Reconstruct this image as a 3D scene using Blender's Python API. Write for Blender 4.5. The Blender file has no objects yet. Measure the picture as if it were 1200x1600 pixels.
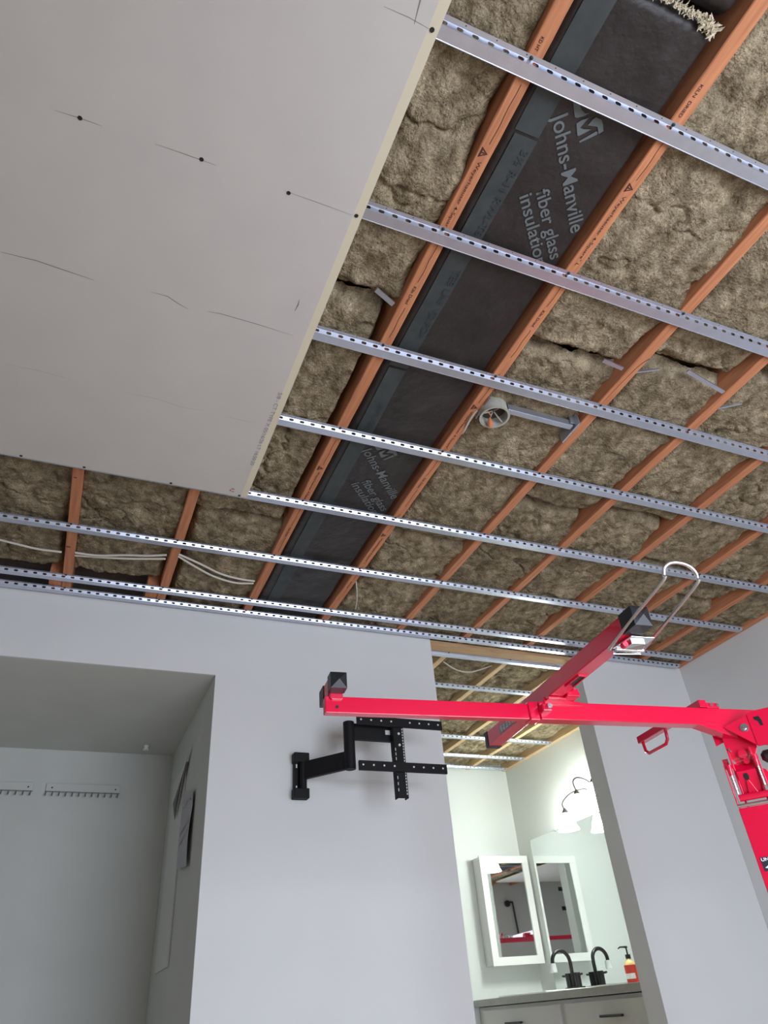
import bpy, math, random
import numpy as np
from mathutils import Vector, Matrix

# ------------------------------------------------------------------ camera / light / exposure
sc = bpy.context.scene
COL = sc.collection
CZ = 0.835                       # eye height above the floor; all heights below are relative to the eye
CAM_ROWS = ((0.9212637437507336, -0.3824449363486465, -0.07077418393497859),
            (0.17242420423262453, 0.5647050690464862, -0.8070799705035117),
            (0.3486301883731938, 0.7313303327870947, 0.5861850698374946))
cam = bpy.data.objects.new('camera', bpy.data.cameras.new('camera'))
COL.objects.link(cam)
R_, D_, F_ = [Vector(r) for r in CAM_ROWS]
cam.matrix_world = Matrix(((R_.x, -D_.x, -F_.x, 0), (R_.y, -D_.y, -F_.y, 0), (R_.z, -D_.z, -F_.z, CZ), (0, 0, 0, 1)))
cam.data.sensor_fit = 'VERTICAL'; cam.data.sensor_height = 32; cam.data.lens = 32*1093.23/1600
cam.data.clip_start = 0.02
sc.camera = cam
sc.view_settings.view_transform = 'Standard'; sc.view_settings.look = 'None'
sc.view_settings.gamma = 1; sc.view_settings.use_curve_mapping = False
sc.view_settings.exposure = 0.0
w = bpy.data.worlds.new('world'); sc.world = w; w.use_nodes = True
w.node_tree.nodes['Background'].inputs[0].default_value = (0.55, 0.68, 1, 1)
w.node_tree.nodes['Background'].inputs[1].default_value = 1.0

def area(name, loc, aim, sx, sy, power, color, spread=math.pi):
    l = bpy.data.lights.new(name, 'AREA'); l.shape = 'RECTANGLE'; l.size = sx; l.size_y = sy
    l.energy = power; l.color = color; l.spread = spread
    o = bpy.data.objects.new(name, l); COL.objects.link(o)
    o.location = (loc[0], loc[1], loc[2]+CZ)
    d = Vector(aim)-Vector(loc)
    o.rotation_euler = d.to_track_quat('-Z', 'Y').to_euler()
    return o
# daylight entering through the wide window of the wall behind the camera
area('window_daylight', (1.55, -0.88, 0.20), (1.5, 3.0, -0.75), 1.95, 1.75, 94, (0.80, 0.868, 1.0))

# ------------------------------------------------------------------ helpers
BASE = {}
def tag(o, label=None, cat=None, group=None, kind=None):
    if label: o['label'] = label
    if cat: o['category'] = cat
    if group: o['group'] = group
    if kind: o['kind'] = kind
    return o
def thing(name, base, label, cat, group=None):
    o = bpy.data.objects.new(name, None); COL.objects.link(o)
    o.empty_display_size = 0.05
    o.location = (base[0], base[1], base[2]+CZ); BASE[o.name] = Vector(base)
    return tag(o, label, cat, group)

class MB:
    def __init__(s, T=None): s.v = []; s.f = []; s.T = T
    def add(s, vs, fs):
        n = len(s.v)
        for p in vs: s.v.append(tuple(s.T(*p)) if s.T else tuple(p))
        for f in fs: s.f.append(tuple(i+n for i in f))
        return s
    def box(s, x0, x1, y0, y1, z0, z1):
        return s.add([(x0,y0,z0),(x1,y0,z0),(x1,y1,z0),(x0,y1,z0),(x0,y0,z1),(x1,y0,z1),(x1,y1,z1),(x0,y1,z1)],
                     [(0,3,2,1),(4,5,6,7),(0,1,5,4),(1,2,6,5),(2,3,7,6),(3,0,4,7)])
    def prism(s, pts, ext):
        n = len(pts); e = Vector(ext)
        vs = [Vector(p) for p in pts]+[Vector(p)+e for p in pts]
        fs = [tuple(range(n)), tuple(range(2*n-1, n-1, -1))]
        for i in range(n):
            j = (i+1) % n; fs.append((j, i, i+n, j+n))
        return s.add(vs, fs)
    def quad(s, a, b, c, d): return s.add([a,b,c,d], [(0,1,2,3)])
    def cyl(s, p0, p1, r0, r1=None, n=16, caps=True):
        if r1 is None: r1 = r0
        p0 = Vector(p0); p1 = Vector(p1); d = (p1-p0).normalized()
        a = d.orthogonal().normalized(); b = d.cross(a)
        vs = []
        for p, r in ((p0, r0), (p1, r1)):
            for i in range(n):
                t = 2*math.pi*i/n; vs.append(p+a*(r*math.cos(t))+b*(r*math.sin(t)))
        fs = [(i, (i+1) % n, (i+1) % n+n, i+n) for i in range(n)]
        if caps: fs += [tuple(range(n-1, -1, -1)), tuple(range(n, 2*n))]
        return s.add(vs, fs)
    def lathe(s, c, axis, prof, n=20, cap0=False, cap1=False):
        c = Vector(c); d = Vector(axis).normalized(); a = d.orthogonal().normalized(); b = d.cross(a)
        vs = []
        for r, h in prof:
            for i in range(n):
                t = 2*math.pi*i/n; vs.append(c+d*h+a*(r*math.cos(t))+b*(r*math.sin(t)))
        fs = []
        for k in range(len(prof)-1):
            for i in range(n):
                j = (i+1) % n; fs.append((k*n+i, k*n+j, (k+1)*n+j, (k+1)*n+i))
        if cap0: fs.append(tuple(range(n-1, -1, -1)))
        if cap1: fs.append(tuple(range((len(prof)-1)*n, len(prof)*n)))
        return s.add(vs, fs)
    def tube(s, pts, r, n=10, caps=True):
        pts = [Vector(p) for p in pts]; rs = r if isinstance(r, (list, tuple)) else [r]*len(pts)
        d0 = (pts[1]-pts[0]).normalized(); a = d0.orthogonal().normalized(); vs = []
        for k, p in enumerate(pts):
            if k == 0: d = d0
            elif k == len(pts)-1: d = (pts[k]-pts[k-1]).normalized()
            else: d = ((pts[k]-pts[k-1]).normalized()+(pts[k+1]-pts[k]).normalized()).normalized()
            a = (a-d*a.dot(d)).normalized(); b = d.cross(a)
            for i in range(n):
                t = 2*math.pi*i/n; vs.append(p+a*(rs[k]*math.cos(t))+b*(rs[k]*math.sin(t)))
        fs = []
        for k in range(len(pts)-1):
            for i in range(n):
                j = (i+1) % n; fs.append((k*n+i, k*n+j, (k+1)*n+j, (k+1)*n+i))
        if caps: fs += [tuple(range(n-1, -1, -1)), tuple(range((len(pts)-1)*n, len(pts)*n))]
        return s.add(vs, fs)

def smooth_pts(pts, k=6):
    P = [Vector(p) for p in pts]; out = []
    for i in range(len(P)-1):
        p0 = P[max(i-1, 0)]; p1 = P[i]; p2 = P[i+1]; p3 = P[min(i+2, len(P)-1)]
        for j in range(k):
            t = j/k
            out.append(0.5*((2*p1)+(p2-p0)*t+(2*p0-5*p1+4*p2-p3)*t*t+(3*p1-p0-3*p2+p3)*t**3))
    out.append(P[-1]); return out

def obj(name, mb, mat, parent=None, base=None, label=None, cat=None, group=None, kind=None, bevel=0, smooth=False):
    me = bpy.data.meshes.new(name)
    if parent is not None: b = BASE[parent.name]
    else:
        if base is None:
            a = np.array(mb.v); lo = a.min(0); hi = a.max(0)
            base = ((lo[0]+hi[0])/2, (lo[1]+hi[1])/2, lo[2])
        b = Vector(base)
    me.from_pydata([(v[0]-b[0], v[1]-b[1], v[2]-b[2]) for v in mb.v], [], mb.f)
    me.update()
    o = bpy.data.objects.new(name, me); COL.objects.link(o); BASE[o.name] = Vector(b)
    if parent is not None: o.parent = parent
    else: o.location = (b[0], b[1], b[2]+CZ)
    me.materials.append(mat)
    if bevel:
        m = o.modifiers.new('bevel', 'BEVEL'); m.width = bevel; m.segments = 2; m.limit_method = 'ANGLE'
    if smooth:
        me.polygons.foreach_set('use_smooth', [True]*len(me.polygons)); me.set_sharp_from_angle(angle=math.radians(38))
    return tag(o, label, cat, group, kind)

def gridobj(name, X, Y, Z, mat, parent=None, base=None, **kw):
    """regular grid (numpy arrays ny x nx) seen from below"""
    ny, nx = X.shape
    b = BASE[parent.name] if parent is not None else Vector(base)
    co = np.stack([X-b[0], Y-b[1], Z-b[2]], -1).reshape(-1, 3)
    idx = np.arange(ny*nx).reshape(ny, nx)
    q = np.stack([idx[:-1,:-1], idx[1:,:-1], idx[1:,1:], idx[:-1,1:]], -1).reshape(-1)
    nf = (ny-1)*(nx-1)
    me = bpy.data.meshes.new(name)
    me.vertices.add(len(co)); me.vertices.foreach_set('co', co.reshape(-1).astype(np.float32))
    me.loops.add(nf*4); me.loops.foreach_set('vertex_index', q.astype(np.int32))
    me.polygons.add(nf); me.polygons.foreach_set('loop_start', (np.arange(nf)*4).astype(np.int32))
    me.polygons.foreach_set('use_smooth', [True]*nf)
    me.update(calc_edges=True); me.validate()
    me.materials.append(mat)
    o = bpy.data.objects.new(name, me); COL.objects.link(o); BASE[o.name] = Vector(b)
    if parent is not None: o.parent = parent
    else: o.location = (b[0], b[1], b[2]+CZ)
    return tag(o, kw.get('label'), kw.get('cat'), kw.get('group'), kw.get('kind'))

def lettering(name, s, origin, xdir, ydir, size, mat, parent, width=None, bold=0.0, spacing=1.0, squeeze=1.0, zfun=None):
    c = bpy.data.curves.new('t', 'FONT'); c.body = s; c.size = 1.0; c.offset = bold; c.space_character = spacing
    t = bpy.data.objects.new('t', c); COL.objects.link(t)
    dg = bpy.context.evaluated_depsgraph_get(); dg.update()
    me = bpy.data.meshes.new_from_object(t.evaluated_get(dg))
    bpy.data.objects.remove(t)
    a = np.array([v.co[:] for v in me.vertices]); wd = a[:,0].max()-a[:,0].min()
    sx = size/0.7*squeeze if width is None else width/wd
    sy = size/0.7
    x = Vector(xdir).normalized(); y = Vector(ydir).normalized(); b = BASE[parent.name]
    for v in me.vertices:
        p = Vector(origin)+x*((v.co.x-a[:,0].min())*sx)+y*(v.co.y*sy)
        if zfun: p.z = zfun(p.x, p.y)
        v.co = p-b
    me.name = name
    me.materials.clear(); me.materials.append(mat)
    o = bpy.data.objects.new(name, me); COL.objects.link(o); o.parent = parent; BASE[o.name] = Vector(b)
    return o

# ------------------------------------------------------------------ materials
def mat(name, color, rough=0.6, metal=0.0, spec=0.5, noise=None, bump=None, emit=None, alpha=None, trans=0, coat=0, stretch=None, rnd=0.0):
    """noise=(scale, color2, detail)  bump=(scale, strength, distance)"""
    m = bpy.data.materials.new(name); m.use_nodes = True; nt = m.node_tree; N = nt.nodes; Lk = nt.links
    b = N['Principled BSDF']
    b.inputs['Base Color'].default_value = (*color, 1); b.inputs['Roughness'].default_value = rough
    b.inputs['Metallic'].default_value = metal; b.inputs['Specular IOR Level'].default_value = spec
    b.inputs['Transmission Weight'].default_value = trans; b.inputs['Coat Weight'].default_value = coat
    tc = None
    if noise or bump:
        tc = N.new('ShaderNodeTexCoord'); mp = N.new('ShaderNodeMapping'); Lk.new(tc.outputs['Object'], mp.inputs[0])
        if stretch: mp.inputs['Scale'].default_value = stretch
    if noise:
        n = N.new('ShaderNodeTexNoise'); n.inputs['Scale'].default_value = noise[0]; n.inputs['Detail'].default_value = noise[2]
        Lk.new(mp.outputs[0], n.inputs['Vector'])
        r = N.new('ShaderNodeValToRGB'); r.color_ramp.elements[0].position = 0.32; r.color_ramp.elements[1].position = 0.68
        r.color_ramp.elements[0].color = (*noise[1], 1); r.color_ramp.elements[1].color = (*color, 1)
        Lk.new(n.outputs['Fac'], r.inputs[0]); outc = r.outputs[0]
        if rnd:
            oi = N.new('ShaderNodeObjectInfo'); hs = N.new('ShaderNodeHueSaturation'); ma = N.new('ShaderNodeMath'); ma.operation = 'MULTIPLY_ADD'
            ma.inputs[1].default_value = rnd; ma.inputs[2].default_value = 1-rnd/2
            Lk.new(oi.outputs['Random'], ma.inputs[0]); Lk.new(ma.outputs[0], hs.inputs['Value']); Lk.new(outc, hs.inputs['Color']); outc = hs.outputs[0]
        Lk.new(outc, b.inputs['Base Color'])
    if bump:
        n2 = N.new('ShaderNodeTexNoise'); n2.inputs['Scale'].default_value = bump[0]; n2.inputs['Detail'].default_value = 6
        Lk.new(mp.outputs[0], n2.inputs['Vector'])
        bp = N.new('ShaderNodeBump'); bp.inputs['Strength'].default_value = bump[1]; bp.inputs['Distance'].default_value = bump[2]
        Lk.new(n2.outputs['Fac'], bp.inputs['Height']); Lk.new(bp.outputs[0], b.inputs['Normal'])
    if emit:
        b.inputs['Emission Color'].default_value = (*emit[0], 1); b.inputs['Emission Strength'].default_value = emit[1]
    return m

M = {}
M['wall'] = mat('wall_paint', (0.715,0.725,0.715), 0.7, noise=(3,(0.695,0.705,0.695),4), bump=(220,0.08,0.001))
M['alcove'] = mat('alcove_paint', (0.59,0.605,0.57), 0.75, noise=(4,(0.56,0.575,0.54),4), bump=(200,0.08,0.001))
M['bathwall'] = mat('bathroom_paint', (0.76,0.80,0.77), 0.6, bump=(220,0.06,0.001))
M['floor'] = mat('floor_boards', (0.68,0.56,0.42), 0.5, noise=(6,(0.54,0.43,0.31),6), stretch=(6,0.6,1))
M['deck'] = mat('subfloor_deck', (0.16,0.11,0.07), 0.9, noise=(30,(0.10,0.07,0.05),5))
M['gyp'] = mat('gypsum_paper', (0.575,0.54,0.50), 0.85, noise=(5,(0.55,0.515,0.48),6), bump=(300,0.05,0.0006))
M['gypedge'] = mat('gypsum_edge_paper', (0.62,0.55,0.41), 0.85)
M['wood'] = mat('joist_wood', (0.60,0.25,0.115), 0.75, noise=(14,(0.43,0.155,0.07),6), bump=(60,0.15,0.002), stretch=(6,0.35,6), rnd=0.12)
M['palewood'] = mat('pale_joist_wood', (0.70,0.52,0.30), 0.75, noise=(14,(0.58,0.38,0.20),6), stretch=(6,0.35,6), rnd=0.2)
M['plate'] = mat('plate_wood', (0.55,0.36,0.19), 0.8, noise=(14,(0.42,0.25,0.12),6), stretch=(0.5,6,6))
M['ink'] = mat('joist_stamp_ink', (0.07,0.02,0.015), 0.8)
M['line'] = mat('dark_groove', (0.12,0.035,0.02), 0.9)
M['knot'] = mat('wood_knot', (0.14,0.05,0.03), 0.8)
M['wool'] = mat('mineral_wool', (0.345,0.285,0.190), 1.0, spec=0.03, noise=(26,(0.150,0.115,0.070),9), bump=(120,1.0,0.009), stretch=(1,1,1), rnd=0.22)
def wool_layers(m):
    nt = m.node_tree; N = nt.nodes; Lk = nt.links; b = N['Principled BSDF']
    src = b.inputs['Base Color'].links[0].from_socket; mp = [n for n in N if n.type == 'MAPPING'][0]
    n1 = N.new('ShaderNodeTexNoise'); n1.inputs['Scale'].default_value = 105; n1.inputs['Detail'].default_value = 10; n1.inputs['Roughness'].default_value = 0.7; n1.inputs['Distortion'].default_value = 2.5
    n2 = N.new('ShaderNodeTexNoise'); n2.inputs['Scale'].default_value = 7; n2.inputs['Detail'].default_value = 4
    for n in (n1, n2): Lk.new(mp.outputs[0], n.inputs['Vector'])
    r1 = N.new('ShaderNodeMapRange'); r1.inputs[1].default_value = 0.30; r1.inputs[2].default_value = 0.70; r1.inputs[3].default_value = 0.36; r1.inputs[4].default_value = 1.75
    Lk.new(n1.outputs['Fac'], r1.inputs[0])
    r2 = N.new('ShaderNodeMapRange'); r2.inputs[1].default_value = 0.3; r2.inputs[2].default_value = 0.7; r2.inputs[3].default_value = 0.78; r2.inputs[4].default_value = 1.22
    Lk.new(n2.outputs['Fac'], r2.inputs[0])
    mu = N.new('ShaderNodeMath'); mu.operation = 'MULTIPLY'; Lk.new(r1.outputs[0], mu.inputs[0]); Lk.new(r2.outputs[0], mu.inputs[1])
    h = N.new('ShaderNodeHueSaturation'); Lk.new(src, h.inputs['Color']); Lk.new(mu.outputs[0], h.inputs['Value']); Lk.new(h.outputs[0], b.inputs['Base Color'])
wool_layers(M['wool'])
M['poly'] = mat('black_facing', (0.033,0.027,0.025), 0.46, spec=0.38, noise=(9,(0.021,0.017,0.016),5), bump=(17,0.6,0.013))
M['flange'] = mat('facing_flange', (0.043,0.051,0.051), 0.6, noise=(25,(0.030,0.037,0.038),5), bump=(40,0.3,0.003))
M['print'] = mat('facing_print', (0.125,0.142,0.145), 0.65)
M['dimprint'] = mat('flange_print', (0.03,0.038,0.045), 0.6)
M['fiber'] = mat('glass_fiber', (0.66,0.58,0.42), 1.0, bump=(150,1,0.004))
M['zinc'] = mat('galvanised_steel', (0.62,0.66,0.77), 0.33, metal=0.85, noise=(26,(0.56,0.60,0.70),5), bump=(40,0.05,0.001))
M['pencil'] = mat('pencil', (0.20,0.19,0.19), 0.9)
M['faint'] = mat('faint_pencil', (0.40,0.39,0.385), 0.9)
M['stampgrey'] = mat('panel_stamp_ink', (0.22,0.21,0.23), 0.9)
M['screw'] = mat('black_screw', (0.012,0.011,0.011), 0.5)
M['redstamp'] = mat('red_smudge', (0.42,0.16,0.13), 0.9)
M['red'] = mat('red_enamel', (0.78,0.003,0.05), 0.22, coat=0.6)
M['blackp'] = mat('black_plastic', (0.012,0.013,0.016), 0.38)
M['chrome'] = mat('chrome', (0.85,0.87,0.9), 0.18, metal=1.0)
M['tvblack'] = mat('black_powder_coat', (0.007,0.007,0.008), 0.6, spec=0.25)
M['silver'] = mat('silver_dot', (0.75,0.76,0.78), 0.35, metal=0.3)
M['white'] = mat('white_lacquer', (0.84,0.85,0.84), 0.4)
M['vanity'] = mat('vanity_paint', (0.70,0.69,0.68), 0.45)
M['counter'] = mat('countertop', (0.43,0.43,0.41), 0.35, noise=(40,(0.38,0.38,0.36),5))
M['mirror'] = mat('mirror_glass', (0.86,0.90,0.89), 0.015, metal=1.0)
M['sink'] = mat('sink_porcelain', (0.88,0.89,0.88), 0.15)
M['bronze'] = mat('dark_bronze', (0.022,0.020,0.018), 0.65, spec=0.2)
M['matteblack'] = mat('matte_black_metal', (0.013,0.013,0.014), 0.35)
M['shade'] = mat('glass_shade', (0.95,1,0.97), 0.3, emit=((0.93,1.0,0.96), 9))
M['bulb'] = mat('bulb', (1,1,1), 0.3, emit=((0.95,1.0,0.97), 30))
M['soap'] = mat('amber_soap', (0.85,0.62,0.25), 0.2)
M['soaplabel'] = mat('red_label', (0.62,0.045,0.03), 0.45)
M['paper'] = mat('paper', (0.45,0.45,0.47), 0.8)
M['board'] = mat('board_white', (0.64,0.65,0.62), 0.6)
M['cable'] = mat('cable_sheath', (0.62,0.58,0.50), 0.6)
M['boxgrey'] = mat('round_box', (0.42,0.42,0.36), 0.6, noise=(30,(0.34,0.33,0.28),4))
M['boxin'] = mat('round_box_inside', (0.05,0.045,0.04), 0.8)
M['copper'] = mat('orange_wire', (0.62,0.20,0.08), 0.5)
M['plastic_wrap'] = mat('plastic_wrap', (0.92,0.95,0.96), 0.25, trans=0.4)
M['decal'] = mat('decal_black', (0.02,0.02,0.035), 0.5)
M['decalw'] = mat('decal_white', (0.85,0.85,0.9), 0.5)
M['decalg'] = mat('decal_grey', (0.32,0.30,0.33), 0.5)
M['hook'] = mat('hook_grey', (0.12,0.12,0.11), 0.5)

def frosted(m, k):
    nt = m.node_tree; N = nt.nodes; b = N['Principled BSDF']; o = N['Material Output']
    t = N.new('ShaderNodeBsdfTransparent'); mx = N.new('ShaderNodeMixShader'); mx.inputs[0].default_value = k
    nt.links.new(b.outputs[0], mx.inputs[1]); nt.links.new(t.outputs[0], mx.inputs[2]); nt.links.new(mx.outputs[0], o.inputs['Surface'])
frosted(M['shade'], 0.6); frosted(M['bulb'], 0.8)

# ------------------------------------------------------------------ noise
TAB = np.random.RandomState(7).rand(256, 256)
def vn(x, y):
    x = np.asarray(x, float)+1000; y = np.asarray(y, float)+1000
    xi = np.floor(x).astype(int); yi = np.floor(y).astype(int); fx = x-xi; fy = y-yi
    sx = fx*fx*(3-2*fx); sy = fy*fy*(3-2*fy)
    g = lambda a, b: TAB[b & 255, a & 255]
    return (g(xi,yi)*(1-sx)+g(xi+1,yi)*sx)*(1-sy)+(g(xi,yi+1)*(1-sx)+g(xi+1,yi+1)*sx)*sy
def fbm(x, y, o=4, g=0.5):
    t = 0; a = 1; s = 0; f = 1
    for k in range(o):
        t = t+a*vn(x*f+k*17.3, y*f+k*9.1); s += a; a *= g; f *= 2.03
    return t/s

# ------------------------------------------------------------------ the shell
JZ = 1.65           # underside of the joists
FL = -CZ            # floor
YW = 3.058          # far wall
def structure(name, boxes, m):
    mb = MB()
    for b in boxes: mb.box(*b)
    return obj(name, mb, m, kind='structure')
structure('floor', [(-1.75,3.6,-1.1,5.45,FL-0.06,FL)], M['floor'])
structure('ceiling', [(-1.75,3.6,-1.1,5.45,JZ+0.142,JZ+0.17)], M['deck'])
structure('wall_far', [(0.535,1.665,YW,YW+0.012,FL,JZ), (0.662,1.665,YW+0.012,YW+0.125,FL,JZ), (-1.63,0.535,YW,YW+0.012,1.33,JZ), (-1.63,0.535,YW+0.012,YW+0.125,1.372,JZ)], M['wall'])
structure('wall_stub', [(2.625,3.409,YW,YW+0.125,FL,JZ)], M['wall'])
structure('wall_right', [(3.41,3.53,-1.0,YW+0.125,FL,JZ+0.142)], M['wall'])
structure('wall_vanity', [(3.447,3.53,YW+0.125,5.264,FL,JZ+0.142)], M['bathwall'])
structure('wall_bathroom_back', [(0.66,3.53,5.264,5.38,FL,JZ+0.142)], M['bathwall'])
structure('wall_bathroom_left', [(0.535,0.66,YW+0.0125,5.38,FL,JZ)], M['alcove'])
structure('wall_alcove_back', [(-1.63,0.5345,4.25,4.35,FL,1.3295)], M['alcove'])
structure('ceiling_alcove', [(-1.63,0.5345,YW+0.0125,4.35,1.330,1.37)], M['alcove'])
structure('wall_left', [(-1.75,-1.63,-1.0,4.35,FL,JZ+0.142)], M['wall'])
structure('wall_back', [(-1.75,0.55,-1.0,-0.9,FL,JZ+0.142), (2.55,3.53,-1.0,-0.9,FL,JZ+0.142), (0.55,2.55,-1.0,-0.9,FL,-0.70), (0.55,2.55,-1.0,-0.9,1.12,JZ+0.142)], M['wall'])
# window frames behind the camera
def window(name, boxes):
    mb = MB()
    for b in boxes: mb.box(*b)
    return obj(name, mb, M['white'], kind='structure')
window('window_1', [(0.55,2.55,-0.99,-0.95,-0.70,-0.65),(0.55,2.55,-0.99,-0.95,1.07,1.12),(0.55,0.60,-0.99,-0.95,-0.65,1.07),(2.50,2.55,-0.99,-0.95,-0.65,1.07),(1.53,1.57,-0.99,-0.95,-0.65,1.07)])

# ------------------------------------------------------------------ joists
JX = {'L3':-0.574,'L2':-0.159,'L1':0.247,'A':0.6545,'B':1.048,'C':1.464,'D':1.858,'E':2.262,'F':2.672,'G':3.078}
JW = 0.019
def joist_label(k, room):
    d = {'L3':'first one outside the white panel left of the frame','L2':'leftmost one below the white gypsum panel, with two knots',
         'L1':'second from the left below the white gypsum panel','A':'black-stamped, on the left side of the black insulation batt',
         'B':'black-stamped, on the right side of the black insulation batt','C':'cracked, holding the right end of the round box bar',
         'D':'second to the right of the black batt pair','E':'third to the right of the black batt pair',
         'F':'fourth to the right of the black batt pair','G':'last full one before the right wall'}
    e = {'D':'leftmost one seen over the bathroom','E':'second from the left over the bathroom','F':'third from the left over the bathroom','G':'rightmost one over the bathroom next to the vanity wall'}
    return ('orange ceiling joist, '+d[k]) if room == 0 else ('pale yellow joist, '+e[k])
joists = {}
def seg_joist(x, y0, y1, z0=JZ, n=40):
    mb = MB(); vs = []; fs = []
    for i in range(n+1):
        y = y0+(y1-y0)*i/n
        wob = 0.0016*(float(vn(y*1.2, x*9))-0.5)*2; ch = 0.0025
        for px, pz in ((-JW, z0+0.14), (-JW, z0+ch), (-JW+ch, z0), (JW-ch, z0), (JW, z0+ch), (JW, z0+0.14)):
            jit = 0.0012*(float(vn(y*31, px*300+x*50))-0.5)
            vs.append((x+px+wob+(jit if pz < z0+0.05 else 0), y, pz))
    for i in range(n):
        for k in range(5):
            a = i*6+k; fs.append((a, a+1, a+7, a+6))
    fs.append((5,4,3,2,1,0)); e = n*6; fs.append((e,e+1,e+2,e+3,e+4,e+5))
    return mb.add(vs, fs)
for k, x in JX.items():
    if k == 'L3': continue
    y0 = -0.88
    joists[k] = obj('ceiling_joist', seg_joist(x, y0, 3.18, n=90), M['wood'], base=(x, 1.2, JZ), label=joist_label(k, 0), cat='joist', group='orange stained ceiling joists')
for k in 'DEFG':
    x = JX[k]-0.004
    obj('ceiling_joist', seg_joist(x, 3.185, 5.26), M['palewood'], base=(x, 4.2, JZ), label=joist_label(k, 1), cat='joist', group='pale joists over the bathroom')
obj('ledger_joist', seg_joist(3.388, -0.88, 3.18), M['wood'], base=(3.388,1.2,JZ), label='orange stained ledger board running along the top of the right wall', cat='ledger board')
obj('ledger_joist', seg_joist(3.425, 3.185, 5.26), M['palewood'], base=(3.425,4.2,JZ), label='rough reddish ledger board along the top of the vanity wall in the bathroom', cat='ledger board')
# knots
for (y, r) in ((2.13,0.012),(2.19,0.006),(2.66,0.009)):
    mb = MB(); mb.lathe((JX['L2']-0.012+(0.018 if y<2.15 else 0.004), y, JZ-0.0006), (0,0,-1), [(r,0),(0.0001,0.0003)], 14)
    mb.v = [(v[0], y+(v[1]-y)*0.6, v[2]) for v in mb.v]
    obj('knot', mb, M['knot'], joists['L2'])
# stamps along the two joists beside the black batt
def stamps(k, ys):
    j = joists[k]; x = JX[k]; z = JZ-0.0008
    for y in ys:
        h = 0.021; tri = MB(); x0 = x-0.002
        # the stamped triangle with a tree in it, point towards +x
        tri.add([(x0-h*0.5,y,z),(x0+h*0.5,y+0.013,z),(x0-h*0.5,y+0.026,z),(x0-h*0.28,y+0.006,z),(x0+h*0.22,y+0.013,z),(x0-h*0.28,y+0.020,z)],
                [(0,1,4,3),(1,2,5,4),(2,0,3,5)])
        tri.add([(x0-h*0.30,y+0.0115,z),(x0+h*0.1,y+0.0115,z),(x0+h*0.1,y+0.0145,z),(x0-h*0.30,y+0.0145,z)], [(0,1,2,3)])
        obj('stamped_triangle', tri, M['ink'], j)
        lettering('stamp_lettering', 'Weyerhaeuser 4-Square\u00b0 L', (x-0.0045, y+0.034, z), (0,1,0), (1,0,0), 0.009, M['ink'], j, width=0.215, bold=0.004)
        lettering('stamp_lettering', 'Kiln Dried', (x-0.0045, y+0.41, z), (0,1,0), (1,0,0), 0.009, M['ink'], j, width=0.062, bold=0.01)
        for a, b in ((0.27,0.395),(0.485,0.60),(-0.15,-0.01)):
            mb = MB(); wv = []
            n = 8
            for i in range(n+1):
                yy = y+a+(b-a)*i/n; dx = 0.001*math.sin(i*1.3+y); wv += [(x+0.0015+dx-0.0008, yy, z), (x+0.0015+dx+0.0008, yy, z)]
            mb.add(wv, [(2*i,2*i+1,2*i+3,2*i+2) for i in range(n)])
            obj('grain_line', mb, M['line'], j)
stamps('A', (0.632, 1.862)); stamps('B', (0.580, 1.40, 2.2))
lettering('stamp_lettering', 'KD HT', (JX['A']-0.008, 0.385, JZ-0.0008), (0,1,0), (1,0,0), 0.008, M['ink'], joists['A'], width=0.028, bold=0.01)
lettering('stamp_lettering', 'KILN  DRIED', (JX['B']-0.008, 0.335, JZ-0.0008), (0,1,0), (1,0,0), 0.008, M['ink'], joists['B'], width=0.075, bold=0.01)
# a crack in joist C
mb = MB(); z = JZ-0.0007
cp = [(JX['C']+0.017,1.035),(JX['C']+0.006,1.06),(JX['C']+0.001,1.085),(JX['C']-0.004,1.17),(JX['C']-0.008,1.28)]
mb.add([(a+s*0.0018*(1-i/5), b, z) for i,(a,b) in enumerate(cp) for s in (-1,1)], [(2*i,2*i+1,2*i+3,2*i+2) for i in range(4)])
obj('crack', mb, M['knot'], joists['C'])
# short nailer blocks next to the two left joists, above the wall
for k, d in (('L2','left'),('L1','second')):
    mb = MB().box(JX[k]-0.072, JX[k]-0.021, 2.908, 3.17, JZ+0.004, JZ+0.09)
    obj('nailer_block', mb, M['wood'], label='short orange wood block nailed beside the %s joist above the far wall' % ('leftmost' if k=='L2' else 'second from left'), cat='wood block', group='wood blocks above the wall')
obj('wall_plate', MB().box(1.667,2.623,3.075,3.150,JZ-0.022,JZ-0.002), M['plate'], label='bare wooden plate spanning the top of the bathroom opening', cat='wood plate')

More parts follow.
